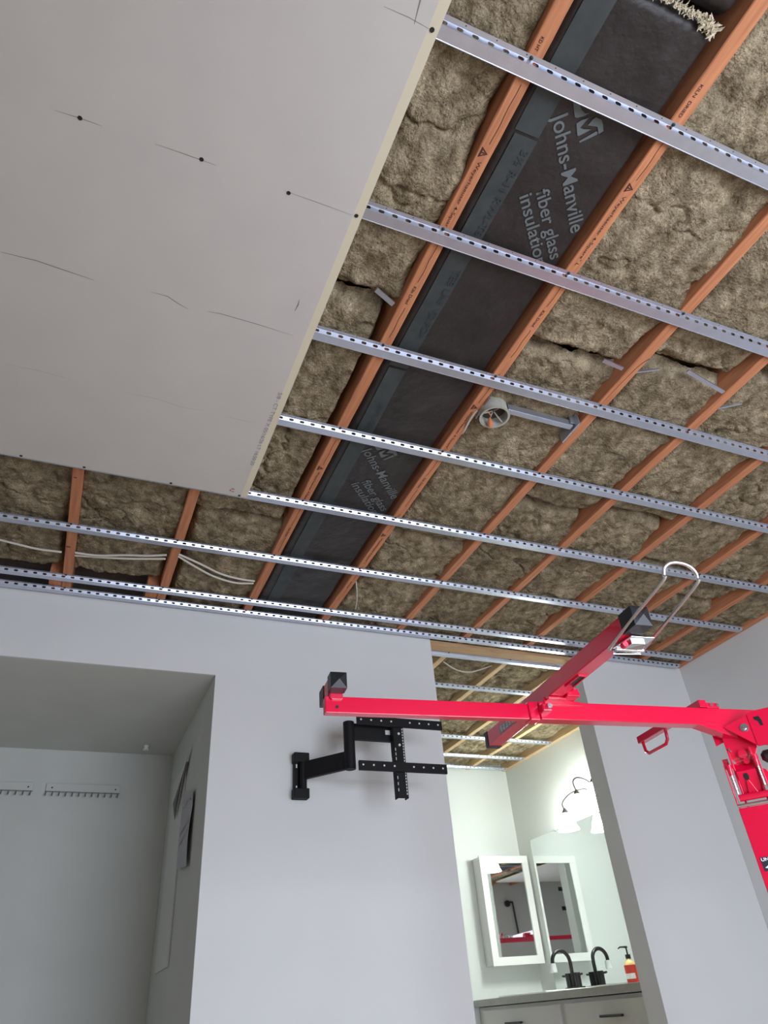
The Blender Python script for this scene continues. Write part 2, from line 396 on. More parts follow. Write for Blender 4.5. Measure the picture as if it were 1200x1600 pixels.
# ------------------------------------------------------------------ insulation
def batt(x0, x1, y0, y1, e0, seed, label, group, step=0.0065, deep=0.0):
    nx = max(8, int((x1-x0)/step)); ny = max(8, int((y1-y0)/step))
    u = np.linspace(0, 1, nx); v = np.linspace(y0, y1, ny)
    U, Y = np.meshgrid(u, v); X = x0+(x1-x0)*U
    sx = seed*13.7
    ed = np.abs(2*U-1)
    E = e0+0.006*ed**8+0.034*(fbm(X*3.2+sx, Y*2.6+sx, 3)-0.5)
    E += 0.030*(fbm(X*11+sx, Y*9-sx, 3, 0.5)-0.5)+0.014*(fbm(X*26+sx, Y*20-sx, 3, 0.6)-0.5)
    rid = np.abs(fbm(X*3.1+sx*2, Y*5.5, 4)-0.5)
    E += 0.017*np.exp(-(rid/0.010)**2)*np.clip(fbm(X*4-sx, Y*4, 2)*3-1.2, 0, 1)
    # fibrous clumps and dark pits
    E += 0.013*(fbm(X*60+sx, Y*34, 4, 0.7)-0.5)+0.006*(fbm(X*150-sx, Y*110, 2, 0.7)-0.5)
    pit = fbm(X*9-sx, Y*9+sx, 3); E += 0.16*np.clip(pit-0.66, 0, 1)*fbm(X*50, Y*50, 2)
    # rough ends
    wob = 0.035*(fbm(X*9+sx, X*0+seed, 3)-0.5)
    for d in (Y-y0+wob, y1-Y+wob):
        E += 0.055*np.exp(-(np.clip(d, 0, 1)/0.020)**2)
        E += deep*np.exp(-(np.clip(d, 0, 1)/0.12)**2)
    # side gaps where the wool pulls away from the wood
    gapn = np.clip(fbm(Y*2.1+sx+40*(U>0.5), seed+Y*0, 3)-0.50, 0, 1)
    E += 0.42*gapn*np.clip((ed-0.84)/0.16, 0, 1)**1.3
    E = np.clip(E, 0.002+0.006*fbm(X*30, Y*30, 2), 0.125)
    gridobj('mineral_wool_batt', X, Y, JZ+E, M['wool'], base=((x0+x1)/2, (y0+y1)/2, JZ),
            label=label, cat='insulation batt', group=group)
BAY = [('L3','L2','left of the leftmost visible joist'),('L2','L1','between the two left joists'),('L1','A','immediately left of the black batt joist'),
       ('B','C','first bay right of the black batt'),('C','D','second bay right of the black batt'),('D','E','third bay right of the black batt'),
       ('E','F','fourth bay right of the black batt'),('F','G','fifth bay right of the black batt'),('G','W','narrow bay along the right wall')]
cuts = {0:(None,2.02), 1:(None,2.05), 2:(-0.88,1.15,2.30), 3:(-0.88,1.13,2.22), 4:(-0.88,1.06,1.86), 5:(-0.88,0.98,1.80), 6:(-0.88,1.0,2.1), 7:(-0.88,1.4,2.35), 8:(-0.88,1.6)}
seed = 1
for i, (a, b, d) in enumerate(BAY):
    x0 = JX[a]+JW+0.0005; x1 = (JX[b]-JW if b != 'W' else 3.368)-0.0005
    cs = [c for c in cuts[i] if c is not None]+[3.175 if i > 1 else 2.905]
    for k in range(len(cs)-1):
        seg = 'piece by the far wall' if len(cs) == 2 else (('nearest piece','middle piece','piece by the far wall') if len(cs) == 4 else ('nearest piece','piece by the far wall'))[k]
        seed += 1
        batt(x0, x1, cs[k]+0.004, cs[k+1]-0.004, 0.015 if i > 2 else 0.020, seed, 'wool batt, '+d+', '+seg, 'mineral wool batts in the main ceiling', step=0.0055 if i != 0 else 0.007, deep=0.012)
for i, (a, b, d) in enumerate([('C','D','leftmost bay over the bathroom'),('D','E','second bay over the bathroom'),('E','F','third bay over the bathroom'),('F','G','fourth bay over the bathroom'),('G','W','bay along the vanity wall')]):
    x0 = JX[a]-0.004+JW+0.0005; x1 = (JX[b]-0.004-JW if b != 'W' else 3.404)-0.0005
    for (c0, c1, s) in ((3.186,4.18,'near piece'),(4.18,5.262,'far piece')):
        seed += 1
        batt(x0, x1, c0+0.004, c1-0.004, 0.034, seed, 'lit mineral wool batt, '+d+', '+s, 'mineral wool batts over the bathroom', step=0.009)

# the black faced batt between joists A and B
bx0, bx1 = JX['A']+JW, JX['B']-JW
def facing_z(X, Y):
    X = np.asarray(X, float); Y = np.asarray(Y, float)
    E = 0.019+0.004*(fbm(X*6, Y*5, 2)-0.5)
    E = E+0.030*np.clip((bx0+0.022-X)/0.022, 0, 1)**1.5
    E = E+0.060*np.clip((X-(bx1-0.026))/0.022, 0, 1)**1.3
    far = np.clip((Y-2.0)/0.6, 0, 1)
    E = E+far*0.012*(fbm(X*11, Y*9, 3)-0.5)
    return JZ+E
def facing(parent, y0, y1, name='facing'):
    nx, ny = 60, int((y1-y0)/0.012); U, Y = np.meshgrid(np.linspace(bx0, bx1, nx), np.linspace(y0, y1, ny))
    Z = facing_z(U, Y)
    for e in (y0, y1):
        Z = Z+0.03*np.exp(-(np.abs(Y-e)/0.012)**1.5)
    # puckers near the near end
    Z = Z+0.010*np.exp(-np.abs(Y-y0)/0.10)*(fbm(U*34, Y*4, 2)-0.5)
    return gridobj(name, U, Y, Z, M['poly'], parent)
fb = thing('faced_fiberglass_batt', ((bx0+bx1)/2, 1.7, JZ), 'long black faced fiberglass batt with grey lettering between two stamped joists', 'insulation batt')
facing(fb, 0.235, 3.17)
def strip(y0, y1, xa, xb, parent, lift=0.003):
    nx, ny = 8, max(4, int((y1-y0)/0.02)); U, Y = np.meshgrid(np.linspace(0, 1, nx), np.linspace(y0, y1, ny))
    X = xa+(xb-xa)*U+0.008*(fbm(Y*3, Y*0+3, 2)-0.5)+0.012*np.clip(Y-1.4, 0, 2)
    gridobj('stapling_flange', X, Y, facing_z(X, Y)-lift+0.002*(fbm(X*30, Y*14, 2)-0.5), M['flange'], parent)
strip(0.582, 1.342, 0.703, 0.766, fb); strip(1.352, 3.16, 0.708, 0.766, fb); strip(0.25, 0.575, 0.698, 0.764, fb)
for (yy, txt, wdt) in ((0.61, '3\u00bd R-11 RWI.-T6', 0.24), (0.96, 'TEB UNI VJ2 FOR', 0.26), (1.52, 'R-11 VAR', 0.12)):
    lettering('flange_lettering', txt, (0.742, yy, JZ+0.012), (0,1,0), (1,0,0), 0.020, M['dimprint'], fb, width=wdt, bold=0.01, zfun=lambda x,y: float(facing_z(x,y))-0.0055)
def logo(dy, parent):
    tz = lambda x, y: float(facing_z(x, y))-0.0022
    d = Vector((0.225,0.244)).normalized(); up = Vector((d.y, -d.x)); o = Vector((0.771, 0.521+dy))
    P = lambda a, b: (o.x+d.x*a+up.x*b, o.y+d.y*a+up.y*b)
    mb = MB()
    def poly(pts):
        v = [P(*p) for p in pts]; mb.add([(x, y, tz(x, y)) for x, y in v], [tuple(range(len(v)))])
    def poly2(v): mb.add([(x, y+dy, tz(x, y+dy)) for x, y in v], [tuple(range(len(v)))])
    poly2([(0.7960,0.4760),(0.8060,0.4700),(0.8258,0.4840),(0.8371,0.4869),(0.8466,0.4834),(0.8407,0.4919),(0.8269,0.5022),(0.8199,0.503)])
    poly2([(0.832,0.5137),(0.8393,0.5026),(0.8519,0.4928),(0.8463,0.5188),(0.8553,0.5186),(0.8732,0.5125),(0.8633,0.5254),(0.8541,0.5362),(0.8499,0.5358)])
    poly2([(0.8633,0.4917),(0.8675,0.485),(0.8832,0.4854),(0.8907,0.4903),(0.9034,0.5051),(0.8967,0.5149),(0.884,0.502),(0.8598,0.5078)])
    poly2([(0.8624,0.5458),(0.8874,0.5118),(0.8916,0.5122),(0.8944,0.5171),(0.8659,0.5485)])
    obj('logo_mark', mb, M['print'], parent)
    for s, org, wd, h in (('Johns-Manville', (0.766,0.519), 0.326, 0.037), ('fiber glass', (0.833,0.692), 0.214, 0.034), ('insulation', (0.800,0.718), 0.222, 0.034)):
        dd = d if s[0] == 'J' else Vector((0.147,0.155)).normalized()
        lettering('facing_lettering', s, (org[0], org[1]+dy, 0), (dd.x, dd.y, 0), (dd.y, -dd.x, 0), h, M['print'], parent, width=wd, bold=0.010, zfun=tz)
logo(0, fb); logo(1.232, fb)
fb2 = thing('faced_fiberglass_batt', ((bx0+bx1)/2, -0.3, JZ), 'black faced fiberglass batt butting the torn white edge, at the top edge of the photo', 'insulation batt')
facing(fb2, -0.88, 0.225)
strip(-0.86, 0.21, 0.690, 0.762, fb2)
# torn edge fluff
rs = random.Random(5); mb = MB()
for i in range(260):
    q = (i/260)**0.75; x = 0.82+0.18*q+rs.uniform(-.004,.004); y = 0.236+rs.uniform(-.006,.006)+0.25*max(0,(x-0.96))
    k = 1.0 if x < .965 else 2.0; zz = JZ+0.020-rs.uniform(0,.006)*k
    a = Vector((x,y,zz)); d1 = Vector((rs.uniform(-1,1),rs.uniform(-1,1),rs.uniform(-.7,.3)))*0.006*k; d2 = Vector((rs.uniform(-1,1),rs.uniform(-1,1),rs.uniform(-.7,.3)))*0.006*k
    mb.tube([a, a+d1, a+d1+d2], [0.0012*k,0.0016*k,0.0004], 4)
obj('torn_fiber_edge', mb, M['fiber'], fb2)

# ------------------------------------------------------------------ channels
def channel(yf, x0, x1, label, slots=True, z=JZ, mtl='zinc', name='resilient_channel', group='slotted steel channels across the main ceiling'):
    """yf = far edge of the flat face. flange on the joist, slotted web, flat face with a small lip"""
    yA = yf-0.044; yB = yA+0.010; yC = yB+0.0065; drop = 0.0127; t = 0.0006
    root = thing(name, ((x0+x1)/2, yf-0.02, z-drop), label, 'steel channel', group)
    mb = MB()
    mb.box(x0, x1, yA, yB, z-t-0.0004, z-0.0004)
    if x1 > x0:
        mb.quad((x0,yC,z-drop),(x0,yf,z-drop),(x1,yf,z-drop),(x1,yC,z-drop))
        mb.quad((x0,yC,z-drop+t),(x1,yC,z-drop+t),(x1,yf-t,z-drop+t),(x0,yf-t,z-drop+t))
        mb.quad((x0,yf,z-drop),(x0,yf,z-drop+0.004),(x1,yf,z-drop+0.004),(x1,yf,z-drop))
        mb.cyl((x0,yf,z-drop+0.0012),(x1,yf,z-drop+0.0012),0.0017,n=8)
    obj('face', mb, M[mtl], root)
    # web with slots
    wb = MB()
    def W(x, s): return (x, yB+(yC-yB)*s, z-t-(drop-t)*s)
    pitch = 0.037; sl = 0.0155
    if slots:
        n = int((x1-x0)/pitch); x = x0; c0 = x0+0.012
        wb.quad(W(x0,0),W(x0,0.20),W(x1,0.20),W(x1,0)); wb.quad(W(x0,0.80),W(x0,1),W(x1,1),W(x1,0.80))
        prev = x0
        for i in range(n+1):
            a = c0+i*pitch; b = min(a+sl, x1)
            if a >= x1: break
            wb.quad(W(prev,0.20),W(prev,0.80),W(a,0.80),W(a,0.20)); prev = b
            # rounded ends
            for (e, sg) in ((a,1),(b,-1)):
                wb.add([W(e,0.20),W(e+sg*0.003,0.20),W(e,0.36)], [(0,1,2)]); wb.add([W(e,0.80),W(e+sg*0.003,0.80),W(e,0.64)], [(0,1,2)])
        wb.quad(W(prev,0.20),W(prev,0.80),W(x1,0.80),W(x1,0.20))
    else: wb.quad(W(x0,0),W(x0,1),W(x1,1),W(x1,0))
    obj('slotted_web', wb, M[mtl], root)
    # screws and pin holes on the flange
    sm = []
    for k, jx in JX.items():
        if x0 < jx < x1: sm.append(jx-0.006)
    for jx in sm[:12]:
        s = MB(); s.lathe((jx, yA+0.006, z-0.0012), (0,0,-1), [(0.0045,0),(0.0042,0.002),(0.002,0.0032),(0.0001,0.0033)], 10)
        obj('screw', s, M['screw'], root)
    if slots:
        ph = MB(); x = x0+0.03
        while x < x1-0.01:
            ph.lathe((x, yA+0.004, z-t-0.0007), (0,0,-1), [(0.0016,0),(0.0001,0.0002)], 6); x += 0.074
        obj('pin_holes', ph, M['screw'], root, kind='stuff')
    return root
CH = [(0.466,'nearest the top of the photo, first of eight'),(0.894,'second from the top of the photo'),(1.302,'third from the top of the photo'),
      (1.687,'fourth from the top of the photo'),(2.118,'fifth from the top, leaving the lower corner of the white panel'),
      (2.527,'sixth from the top, just below the white panel'),(2.925,'upper one of the close pair above the far wall'),
      (3.040,'lower one of the close pair, touching the far wall')]
chs = []
for i, (yf, l) in enumerate(CH):
    chs.append(channel(yf, -0.80 if i < 5 else -1.6, 3.365, 'slotted galvanised steel channel, '+l))
for i, (x, y) in enumerate(((0.545,0.450),(0.475,0.878))):
    lettering('embossed_lettering', 'CEMCO', (x, y, JZ-0.0131), (1,0,0), (0,-1,0), 0.011, mat('embossed', (0.60,0.59,0.64), 0.4, metal=0.8) if i == 0 else bpy.data.materials['embossed'], chs[i], width=0.085)
bg = 'slotted steel channels over the bathroom'
for yf, s, l in ((3.235,False,'plain bright one just behind the wooden plate'),(3.645,True,'second from the opening'),(4.05,True,'third from the opening, behind the red lift bar'),(4.515,True,'fourth from the opening'),(4.915,True,'fifth from the opening'),(5.20,True,'last one against the back bathroom wall')):
    channel(yf, 0.70, 3.400, 'galvanised steel channel over the bathroom, '+l, slots=s, group=bg)

# ------------------------------------------------------------------ gypsum panel
K = 1.622/1.65
PZ1 = JZ-0.0135; PZ0 = PZ1-0.0155; PX1 = 0.433; PY1 = 2.092; PX0 = -0.787; PY0 = -0.35
pn = thing('gypsum_panel', ((PX0+PX1)/2, (PY0+PY1)/2, PZ0), 'large light grey gypsum board panel screwed under the steel channels at upper left', 'drywall panel')
obj('board', MB().box(PX0, PX1-0.024, PY0, PY1, PZ0, PZ1), M['gyp'], pn)
mb = MB()   # tapered paper edge
mb.add([(PX1-0.0245,PY0,PZ0),(PX1,PY0,PZ0+0.0045),(PX1,PY0,PZ1),(PX1-0.0245,PY0,PZ1),(PX1-0.0245,PY1,PZ0),(PX1,PY1,PZ0+0.0045),(PX1,PY1,PZ1),(PX1-0.0245,PY1,PZ1)],
       [(0,1,2,3),(7,6,5,4),(0,4,5,1),(1,5,6,2),(2,6,7,3)])
obj('tapered_edge', mb, M['gypedge'], pn, label='cream paper tapered edge')
for (x, y) in ((-0.229,0.892),(0.035,0.891),(0.247,0.900),(0.424,0.899),(0.425,0.458),(-0.343,2.120),(-0.141,2.120),(0.157,2.123),(0.410,2.123)):
    s = MB(); s.lathe((x*K, min(y*K, PY1-0.007), PZ0-0.0003), (0,0,-1), [(0.0052,0),(0.0048,0.0006),(0.001,0.0002)], 12, cap1=True)
    obj('screw', s, M['screw'], pn)
def mark(pts, wd, m, nm='pencil_line'):
    mb = MB(); n = len(pts); vs = []
    for i, (x, y) in enumerate(pts):
        a = pts[max(i-1,0)]; b = pts[min(i+1,n-1)]; d = Vector((b[0]-a[0], b[1]-a[1])).normalized()
        ww = wd*(0.35 if i in (0, n-1) else 1)/2
        vs += [(x*K-d.y*ww, y*K+d.x*ww, PZ0-0.0003), (x*K+d.y*ww, y*K-d.x*ww, PZ0-0.0003)]
    mb.add(vs, [(2*i,2*i+1,2*i+3,2*i+2) for i in range(n-1)])
    obj(nm, mb, m, pn)
mark([(-0.28,0.894),(-0.23,0.892),(-0.183,0.893)], 0.0016, M['pencil'])
mark([(-0.07,0.892),(0.0,0.892),(0.07,0.893)], 0.0016, M['pencil'])
mark([(0.237,0.898),(0.32,0.899),(0.413,0.901)], 0.0014, M['pencil'])
mark([(-0.393,1.303),(-0.31,1.300),(-0.243,1.306),(-0.17,1.312)], 0.0022, M['pencil'])
mark([(-0.024,1.300),(0.02,1.300),(0.05,1.314),(0.081,1.324)], 0.0020, M['pencil'])
mark([(0.13,1.314),(0.168,1.310),(0.27,1.312),(0.382,1.318)], 0.0018, M['pencil'])
mark([(-0.393,1.699),(-0.30,1.694),(-0.208,1.702)], 0.0018, M['faint'])
mark([(-0.049,1.705),(0.05,1.703),(0.12,1.716),(0.201,1.711)], 0.0018, M['faint'])
mark([(0.264,1.713),(0.32,1.715),(0.371,1.716)], 0.0016, M['faint'])
mark([(0.316,0.456),(0.37,0.455),(0.424,0.459)], 0.0014, M['pencil'])
mark([(0.381,0.380),(0.380,0.42),(0.386,0.462)], 0.0030, M['pencil'])
mark([(0.363,1.190),(0.3645,1.21),(0.362,1.232)], 0.0036, M['pencil'], 'pencil_tick')
lettering('panel_lettering', '5/8 - CT TYPE X 05/16/26 LT 16:50:20', (0.405*K, 1.553*K, PZ0-0.0004), (0,1,0), (1,0,0), 0.013, M['stampgrey'], pn, width=0.372)
mb = MB()
for (a,b,c,d) in ((0.372,2.085,0.384,2.092),(0.376,2.101,0.386,2.106),(0.368,2.094,0.374,2.104)):
    mb.quad((a*K,b*K,PZ0-0.0003),(a*K,d*K,PZ0-0.0003),(c*K,d*K,PZ0-0.0003),(c*K,b*K,PZ0-0.0003))
obj('red_smudge', mb, M['redstamp'], pn)

# ------------------------------------------------------------------ round electrical box on its bar
eb = thing('ceiling_electrical_box', (1.12,1.40,JZ-0.04), 'round grey metal electrical box hanging on a bright bar between two joists', 'electrical box')
cx, cy = 1.113, 1.405
mb = MB(); zt, zb = JZ+0.022, JZ-0.034
mb.lathe((cx,cy,zt), (0,0,-1), [(0.0,0),(0.044,0),(0.048,0.004),(0.049,zt-zb-0.004),(0.052,zt-zb-0.002),(0.052,zt-zb),(0.045,zt-zb),(0.044,0.012),(0.0001,0.010)], 28)
obj('box_body', mb, M['boxgrey'], eb, smooth=True)
mb = MB()
for a in (0.4, 1.7, 3.2, 4.6):
    c, s = math.cos(a), math.sin(a)
    mb.tube([(cx+0.043*c,cy+0.043*s,zb+0.006),(cx+0.02*c,cy+0.02*s,zb+0.018),(cx+0.004*c,cy+0.004*s,zb+0.03)], 0.0025, 6)
obj('box_ribs', mb, M['boxgrey'], eb)
mb = MB(); mb.lathe((cx,cy,zb+0.036), (0,0,-1), [(0.0001,0),(0.043,0)], 20); obj('box_interior', mb, M['boxin'], eb)
mb = MB(); mb.lathe((cx-0.004,cy+0.022,zb+0.016),(0.1,0.3,-1),[(0.004,0),(0.008,0.012),(0.009,0.030),(0.005,0.034)],10,cap1=True)
mb.tube(smooth_pts([(cx-0.03,cy-0.005,zb+0.02),(cx-0.01,cy+0.005,zb+0.012),(cx,cy+0.02,zb+0.02)]),0.002,6)
obj('wire_nut', mb, M['copper'], eb, label='orange wire connector hanging out of the box')
mb = MB()
mb.box(1.155, 1.418, cy-0.032, cy-0.030, JZ-0.010, JZ+0.014); mb.box(1.155,1.418,cy-0.030,cy-0.012,JZ-0.011,JZ-0.009); mb.box(1.155,1.418,cy-0.012,cy-0.010,JZ-0.010,JZ+0.006)
obj('hanger_bar', mb, M['zinc'], eb)
mb = MB(); mb.box(1.424,1.430,cy-0.055,cy+0.050,JZ-0.018,JZ+0.030); mb.box(1.405,1.430,cy-0.040,cy-0.036,JZ-0.005,JZ+0.03)
obj('joist_bracket', mb, M['zinc'], eb)
mb = MB(); mb.box(JX['B']+JW+0.0005,JX['B']+JW+0.003,cy-0.055,cy+0.045,JZ-0.012,JZ+0.03); mb.box(JX['B']+JW,cx-0.04,cy-0.05,cy-0.045,JZ-0.0,JZ+0.02)
obj('joist_bracket', mb, M['zinc'], eb)
obj('electrical_cable', MB().tube(smooth_pts([(1.07,1.40,JZ+0.012),(1.055,1.46,JZ-0.006),(1.068,1.53,JZ+0.004),(1.085,1.60,JZ+0.035)]),0.004,8), M['cable'],
    label='short white cable running from the round electrical box to the stamped joist', cat='cable', smooth=True)
# cables at lower left and other wires
def cable(pts, label, r=0.0045, flat=False):
    obj('electrical_cable', MB().tube(smooth_pts(pts, 8), r, 8), M['cable'], label=label, cat='cable', group='white cables in the joist bays', smooth=True)
e = 0.001
cable([(-0.50,2.70,JZ+0.022),(-0.36,2.705,JZ+0.006),(-0.28,2.712,JZ+e),(-0.19,2.71,JZ+e)], 'white cable left of the leftmost joist, below the white panel')
cable([(-0.139,2.70,JZ+e),(-0.05,2.690,JZ+e-0.004),(0.05,2.665,JZ+e),(0.14,2.64,JZ+e-0.002),(0.216,2.615,JZ+e)], 'upper white cable between the two left joists below the white panel')
cable([(-0.139,2.725,JZ+e+0.002),(-0.02,2.708,JZ+e+0.002),(0.08,2.682,JZ+e-0.002),(0.216,2.650,JZ+e+0.002)], 'lower white cable between the two left joists below the white panel')
cable([(0.262,2.595,JZ+e),(0.36,2.64,JZ+e-0.004),(0.46,2.70,JZ+e-0.002),(0.55,2.725,JZ+e),(0.622,2.73,JZ+e+0.002)], 'upper white cable arriving at the black batt from the left')
cable([(0.262,2.61,JZ+e),(0.34,2.665,JZ+e-0.004),(0.44,2.735,JZ+e),(0.54,2.76,JZ+e-0.002),(0.622,2.75,JZ+e+0.002)], 'lower white cable arriving at the black batt from the left')
cable([(1.02+0.05,2.61,JZ+0.004),(1.10,2.68,JZ-0.004),(1.13,2.76,JZ-0.006),(1.165,2.87,JZ+0.01)], 'thin white wire dangling at the far end of the black batt', 0.0028)
cable([(1.90,3.36,JZ+0.02),(2.02,3.42,JZ+0.006),(2.12,3.42,JZ+0.004),(2.23,3.36,JZ+0.03)], 'white cable sagging over the bathroom opening', 0.004)
# insulation support straps
def strap(a, b, label, wd=0.014):
    a = Vector(a); b = Vector(b); d = (b-a).normalized(); n = Vector((-d.y, d.x, 0)).normalized()*wd/2; up = Vector((0,0,0.003))
    mb = MB(); mb.add([a-n,a+n,b+n,b-n,a-n+up*2,a+n+up,b+n+up,b-n+up*2], [(0,3,2,1),(4,5,6,7),(0,1,5,4),(1,2,6,5),(2,3,7,6),(3,0,4,7)])
    obj('insulation_strap', mb, M['zinc'], label=label, cat='metal strap', group='insulation support straps')
strap((0.560,1.100,JZ+0.016),(0.620,1.119,JZ+0.000), 'short bright metal strap under the wool left of the black batt')
strap((1.355,1.105,JZ+0.016),(1.428,1.105,JZ+0.003), 'short metal strap at the batt joint left of the third right joist',0.012)
strap((1.651,1.046,JZ+0.010),(1.832,1.074,JZ-0.002), 'long bright metal strap resting at the batt joint two bays right of the black batt',0.013)
strap((1.486,1.108,JZ+0.010),(1.555,1.070,JZ+0.010), 'thin metal strap tucked against the joist beside the long strap',0.006)
strap((1.888,1.150,JZ+0.010),(1.955,1.105,JZ+0.012), 'thin metal strap half hidden in wool near the right edge of the photo',0.006)

# ------------------------------------------------------------------ drywall lift
TH = math.radians(-6.5); CT, ST = math.cos(TH), math.sin(TH)
L = lambda u, v, z: (u*CT-v*ST, u*ST+v*CT, z)
lb = (1.87, 1.56, FL)
lift = thing('drywall_lift', lb, 'red steel drywall lift with long horizontal cradle bars and a mast at the right edge', 'drywall lift')
def LP(name, mb, m, bevel=0.0, parent=None, label=None, smooth=False): return obj(name, mb, M[m], parent or lift, bevel=bevel, label=label, smooth=smooth)
ex = LP('extension_bar', MB(L).box(0.392,1.04,1.750,1.776,0.661,0.706), 'red', 0.002)
mb = MB(L); mb.cyl((0.424,1.7485,0.677),(0.424,1.7475,0.677),0.0042,n=14); LP('pin_hole', mb, 'blackp', parent=ex)
# sleeve bar
mbar = LP('main_bar', MB(L).box(1.018,2.35,1.742,1.780,0.659,0.712), 'red', 0.002)
LP('gusset', MB(L).prism([(1.54,1.743,0.662),(1.70,1.743,0.612),(1.95,1.743,0.612),(2.1,1.743,0.662)], (0,0.036,0)), 'red', 0.0015)
# folded collar where the extension enters
LP('collar', MB(L).box(0.985,1.016,1.744,1.784,0.657,0.711), 'red', 0.003)
cl = LP('clamp', MB(L).box(1.014,1.044,1.716,1.748,0.674,0.697), 'red', 0.004)
LP('clamp_bolt', MB(L).cyl((1.032,1.716,0.686),(1.032,1.706,0.686),0.008,n=6), 'chrome', parent=cl)
# cradle saddle on the sleeve bar
mb = MB(L); mb.prism([(1.035,1.738,0.700),(1.16,1.738,0.700),(1.16,1.738,0.712),(1.035,1.738,0.724)], (0,0.045,0))
mb.box(1.040,1.100,1.72,1.80,0.712,0.720)
mb.prism([(1.092,1.70,0.715),(1.135,1.70,0.715),(1.125,1.70,0.755),(1.092,1.70,0.755)], (0,0.07,0))
LP('saddle', mb, 'red', 0.002)
mb = MB(L); mb.cyl((1.112,1.69,0.735),(1.112,1.685,0.735),0.006,n=12); LP('pivot_bolt', mb, 'chrome')
# cross arm on top
ca = LP('cross_arm', MB(L).box(1.045,1.090,1.322,2.165,0.7205,0.768), 'red', 0.002)
LP('finger_slot', MB(L).box(1.058,1.078,1.58,1.635,0.7185,0.7206), 'blackp', parent=ca)
mb = MB(L)   # pressed rim around the slot
mb.box(1.054,1.058,1.57,1.645,0.716,0.7206); mb.box(1.078,1.082,1.57,1.645,0.716,0.7206); mb.box(1.054,1.082,1.566,1.571,0.716,0.7206)
LP('slot_rim', mb, 'red', parent=ca)
mb = MB(L); mb.prism([(1.0446,1.93,0.727),(1.0446,2.07,0.727),(1.0446,2.07,0.752),(1.0446,1.93,0.752)], (-0.0006,0,0)); st = LP('sticker', mb, 'decalg', parent=ca, label='small grey label')
mb = MB(L); rs = random.Random(3)
for k in range(4):
    for q in range(6):
        y0 = 1.94+q*0.021; mb.box(1.0430,1.0438,y0,y0+rs.uniform(.008,.016),0.731+k*0.005,0.7332+k*0.005)
LP('sticker_print', mb, 'decalw', parent=st)
def pyramid_cap(v0, v1, sgn, u0, u1, z0, z1, nm='end_cap', body='blackp', par=None):
    mb = MB(L); g = 0.002
    mb.box(u0-g,u1+g,min(v0,v1),max(v0,v1),z0-g,z1+g)
    uc, zc = (u0+u1)/2, (z0+z1)/2; ve = v1; tip = v1+sgn*0.010; h = 0.004
    mb.add([(u0-g,ve,z0-g),(u1+g,ve,z0-g),(u1+g,ve,z1+g),(u0-g,ve,z1+g),(uc,tip,zc)], [(0,1,4),(1,2,4),(2,3,4),(3,0,4)])
    return LP(nm, mb, body, 0.0, parent=par)
pyramid_cap(1.322,1.268,-1,1.045,1.090,0.7205,0.768, par=ca)
pyramid_cap(2.165,2.185,1,1.045,1.090,0.7205,0.768, par=ca)
# latch and wire hook under the near end
mb = MB(L)
mb.prism([(1.052,1.390,0.713),(1.128,1.382,0.713),(1.128,1.318,0.713),(1.062,1.318,0.713)], (0,0,0.003))
mb.prism([(1.052,1.392,0.700),(1.128,1.384,0.700),(1.128,1.386,0.716),(1.052,1.394,0.716)], (0,0.002,0))
mb.prism([(1.070,1.372,0.704),(1.118,1.366,0.702),(1.112,1.338,0.706),(1.075,1.340,0.706)], (0,0,0.009))
mb.cyl((1.052,1.378,0.707),(1.132,1.378,0.707),0.005,n=10)
hk = LP('hook_latch', mb, 'chrome', 0.001, label='bright chrome latch')
LP('hinge_knob', MB(L).cyl((1.060,1.345,0.706),(1.060,1.358,0.706),0.008,n=12), 'red', parent=hk)
pts = [(1.038,1.386,0.709),(1.039,1.26,0.735),(1.043,1.135,0.760),(1.043,1.125,0.770),(1.046,1.118,0.787),(1.062,1.112,0.797),(1.088,1.110,0.798),(1.112,1.112,0.792),(1.126,1.116,0.780),(1.130,1.122,0.768),(1.131,1.132,0.758),(1.133,1.26,0.733),(1.133,1.384,0.709)]
LP('wire_hook', MB(L).tube(smooth_pts([Vector(p) for p in pts], 5), 0.0042, 10), 'chrome', smooth=True)
# short tube at the left end
tb = LP('end_tube', MB(L).box(0.400,0.440,1.742,1.80,0.7135,0.7535), 'red', 0.002)
pyramid_cap(1.742,1.705,-1,0.400,0.440,0.7135,0.7535, par=tb); pyramid_cap(1.80,1.85,1,0.400,0.440,0.7135,0.7535, par=tb)
mb = MB(L); mb.prism([(0.404,1.744,0.7135),(0.440,1.744,0.7135),(0.440,1.744,0.699),(0.434,1.744,0.695),(0.409,1.744,0.695),(0.404,1.744,0.699)], (0,0.03,0))
LP('saddle', mb, 'red', 0.002)
# slim arm with its wire grip
sa = LP('grip_arm', MB(L).box(1.576,1.602,1.740,2.09,0.7135,0.737), 'red', 0.0015)
grip = [(1.588,1.945,0.716),(1.588,1.948,0.684),(1.588,1.962,0.672),(1.588,2.06,0.672),(1.588,2.075,0.684),(1.588,2.078,0.716)]
LP('grip_handle', MB(L).tube(grip, 0.0055, 10), 'red', parent=sa, smooth=True)
gp = LP('grip_pivot', MB(L).box(1.603,1.650,1.742,1.780,0.7125,0.730), 'red', 0.003)
mb = MB(L); mb.cyl((1.640,1.741,0.721),(1.640,1.737,0.721),0.005,n=12); mb.cyl((1.618,1.741,0.721),(1.618,1.737,0.721),0.005,n=12); LP('grip_bolt', mb, 'chrome', parent=gp)
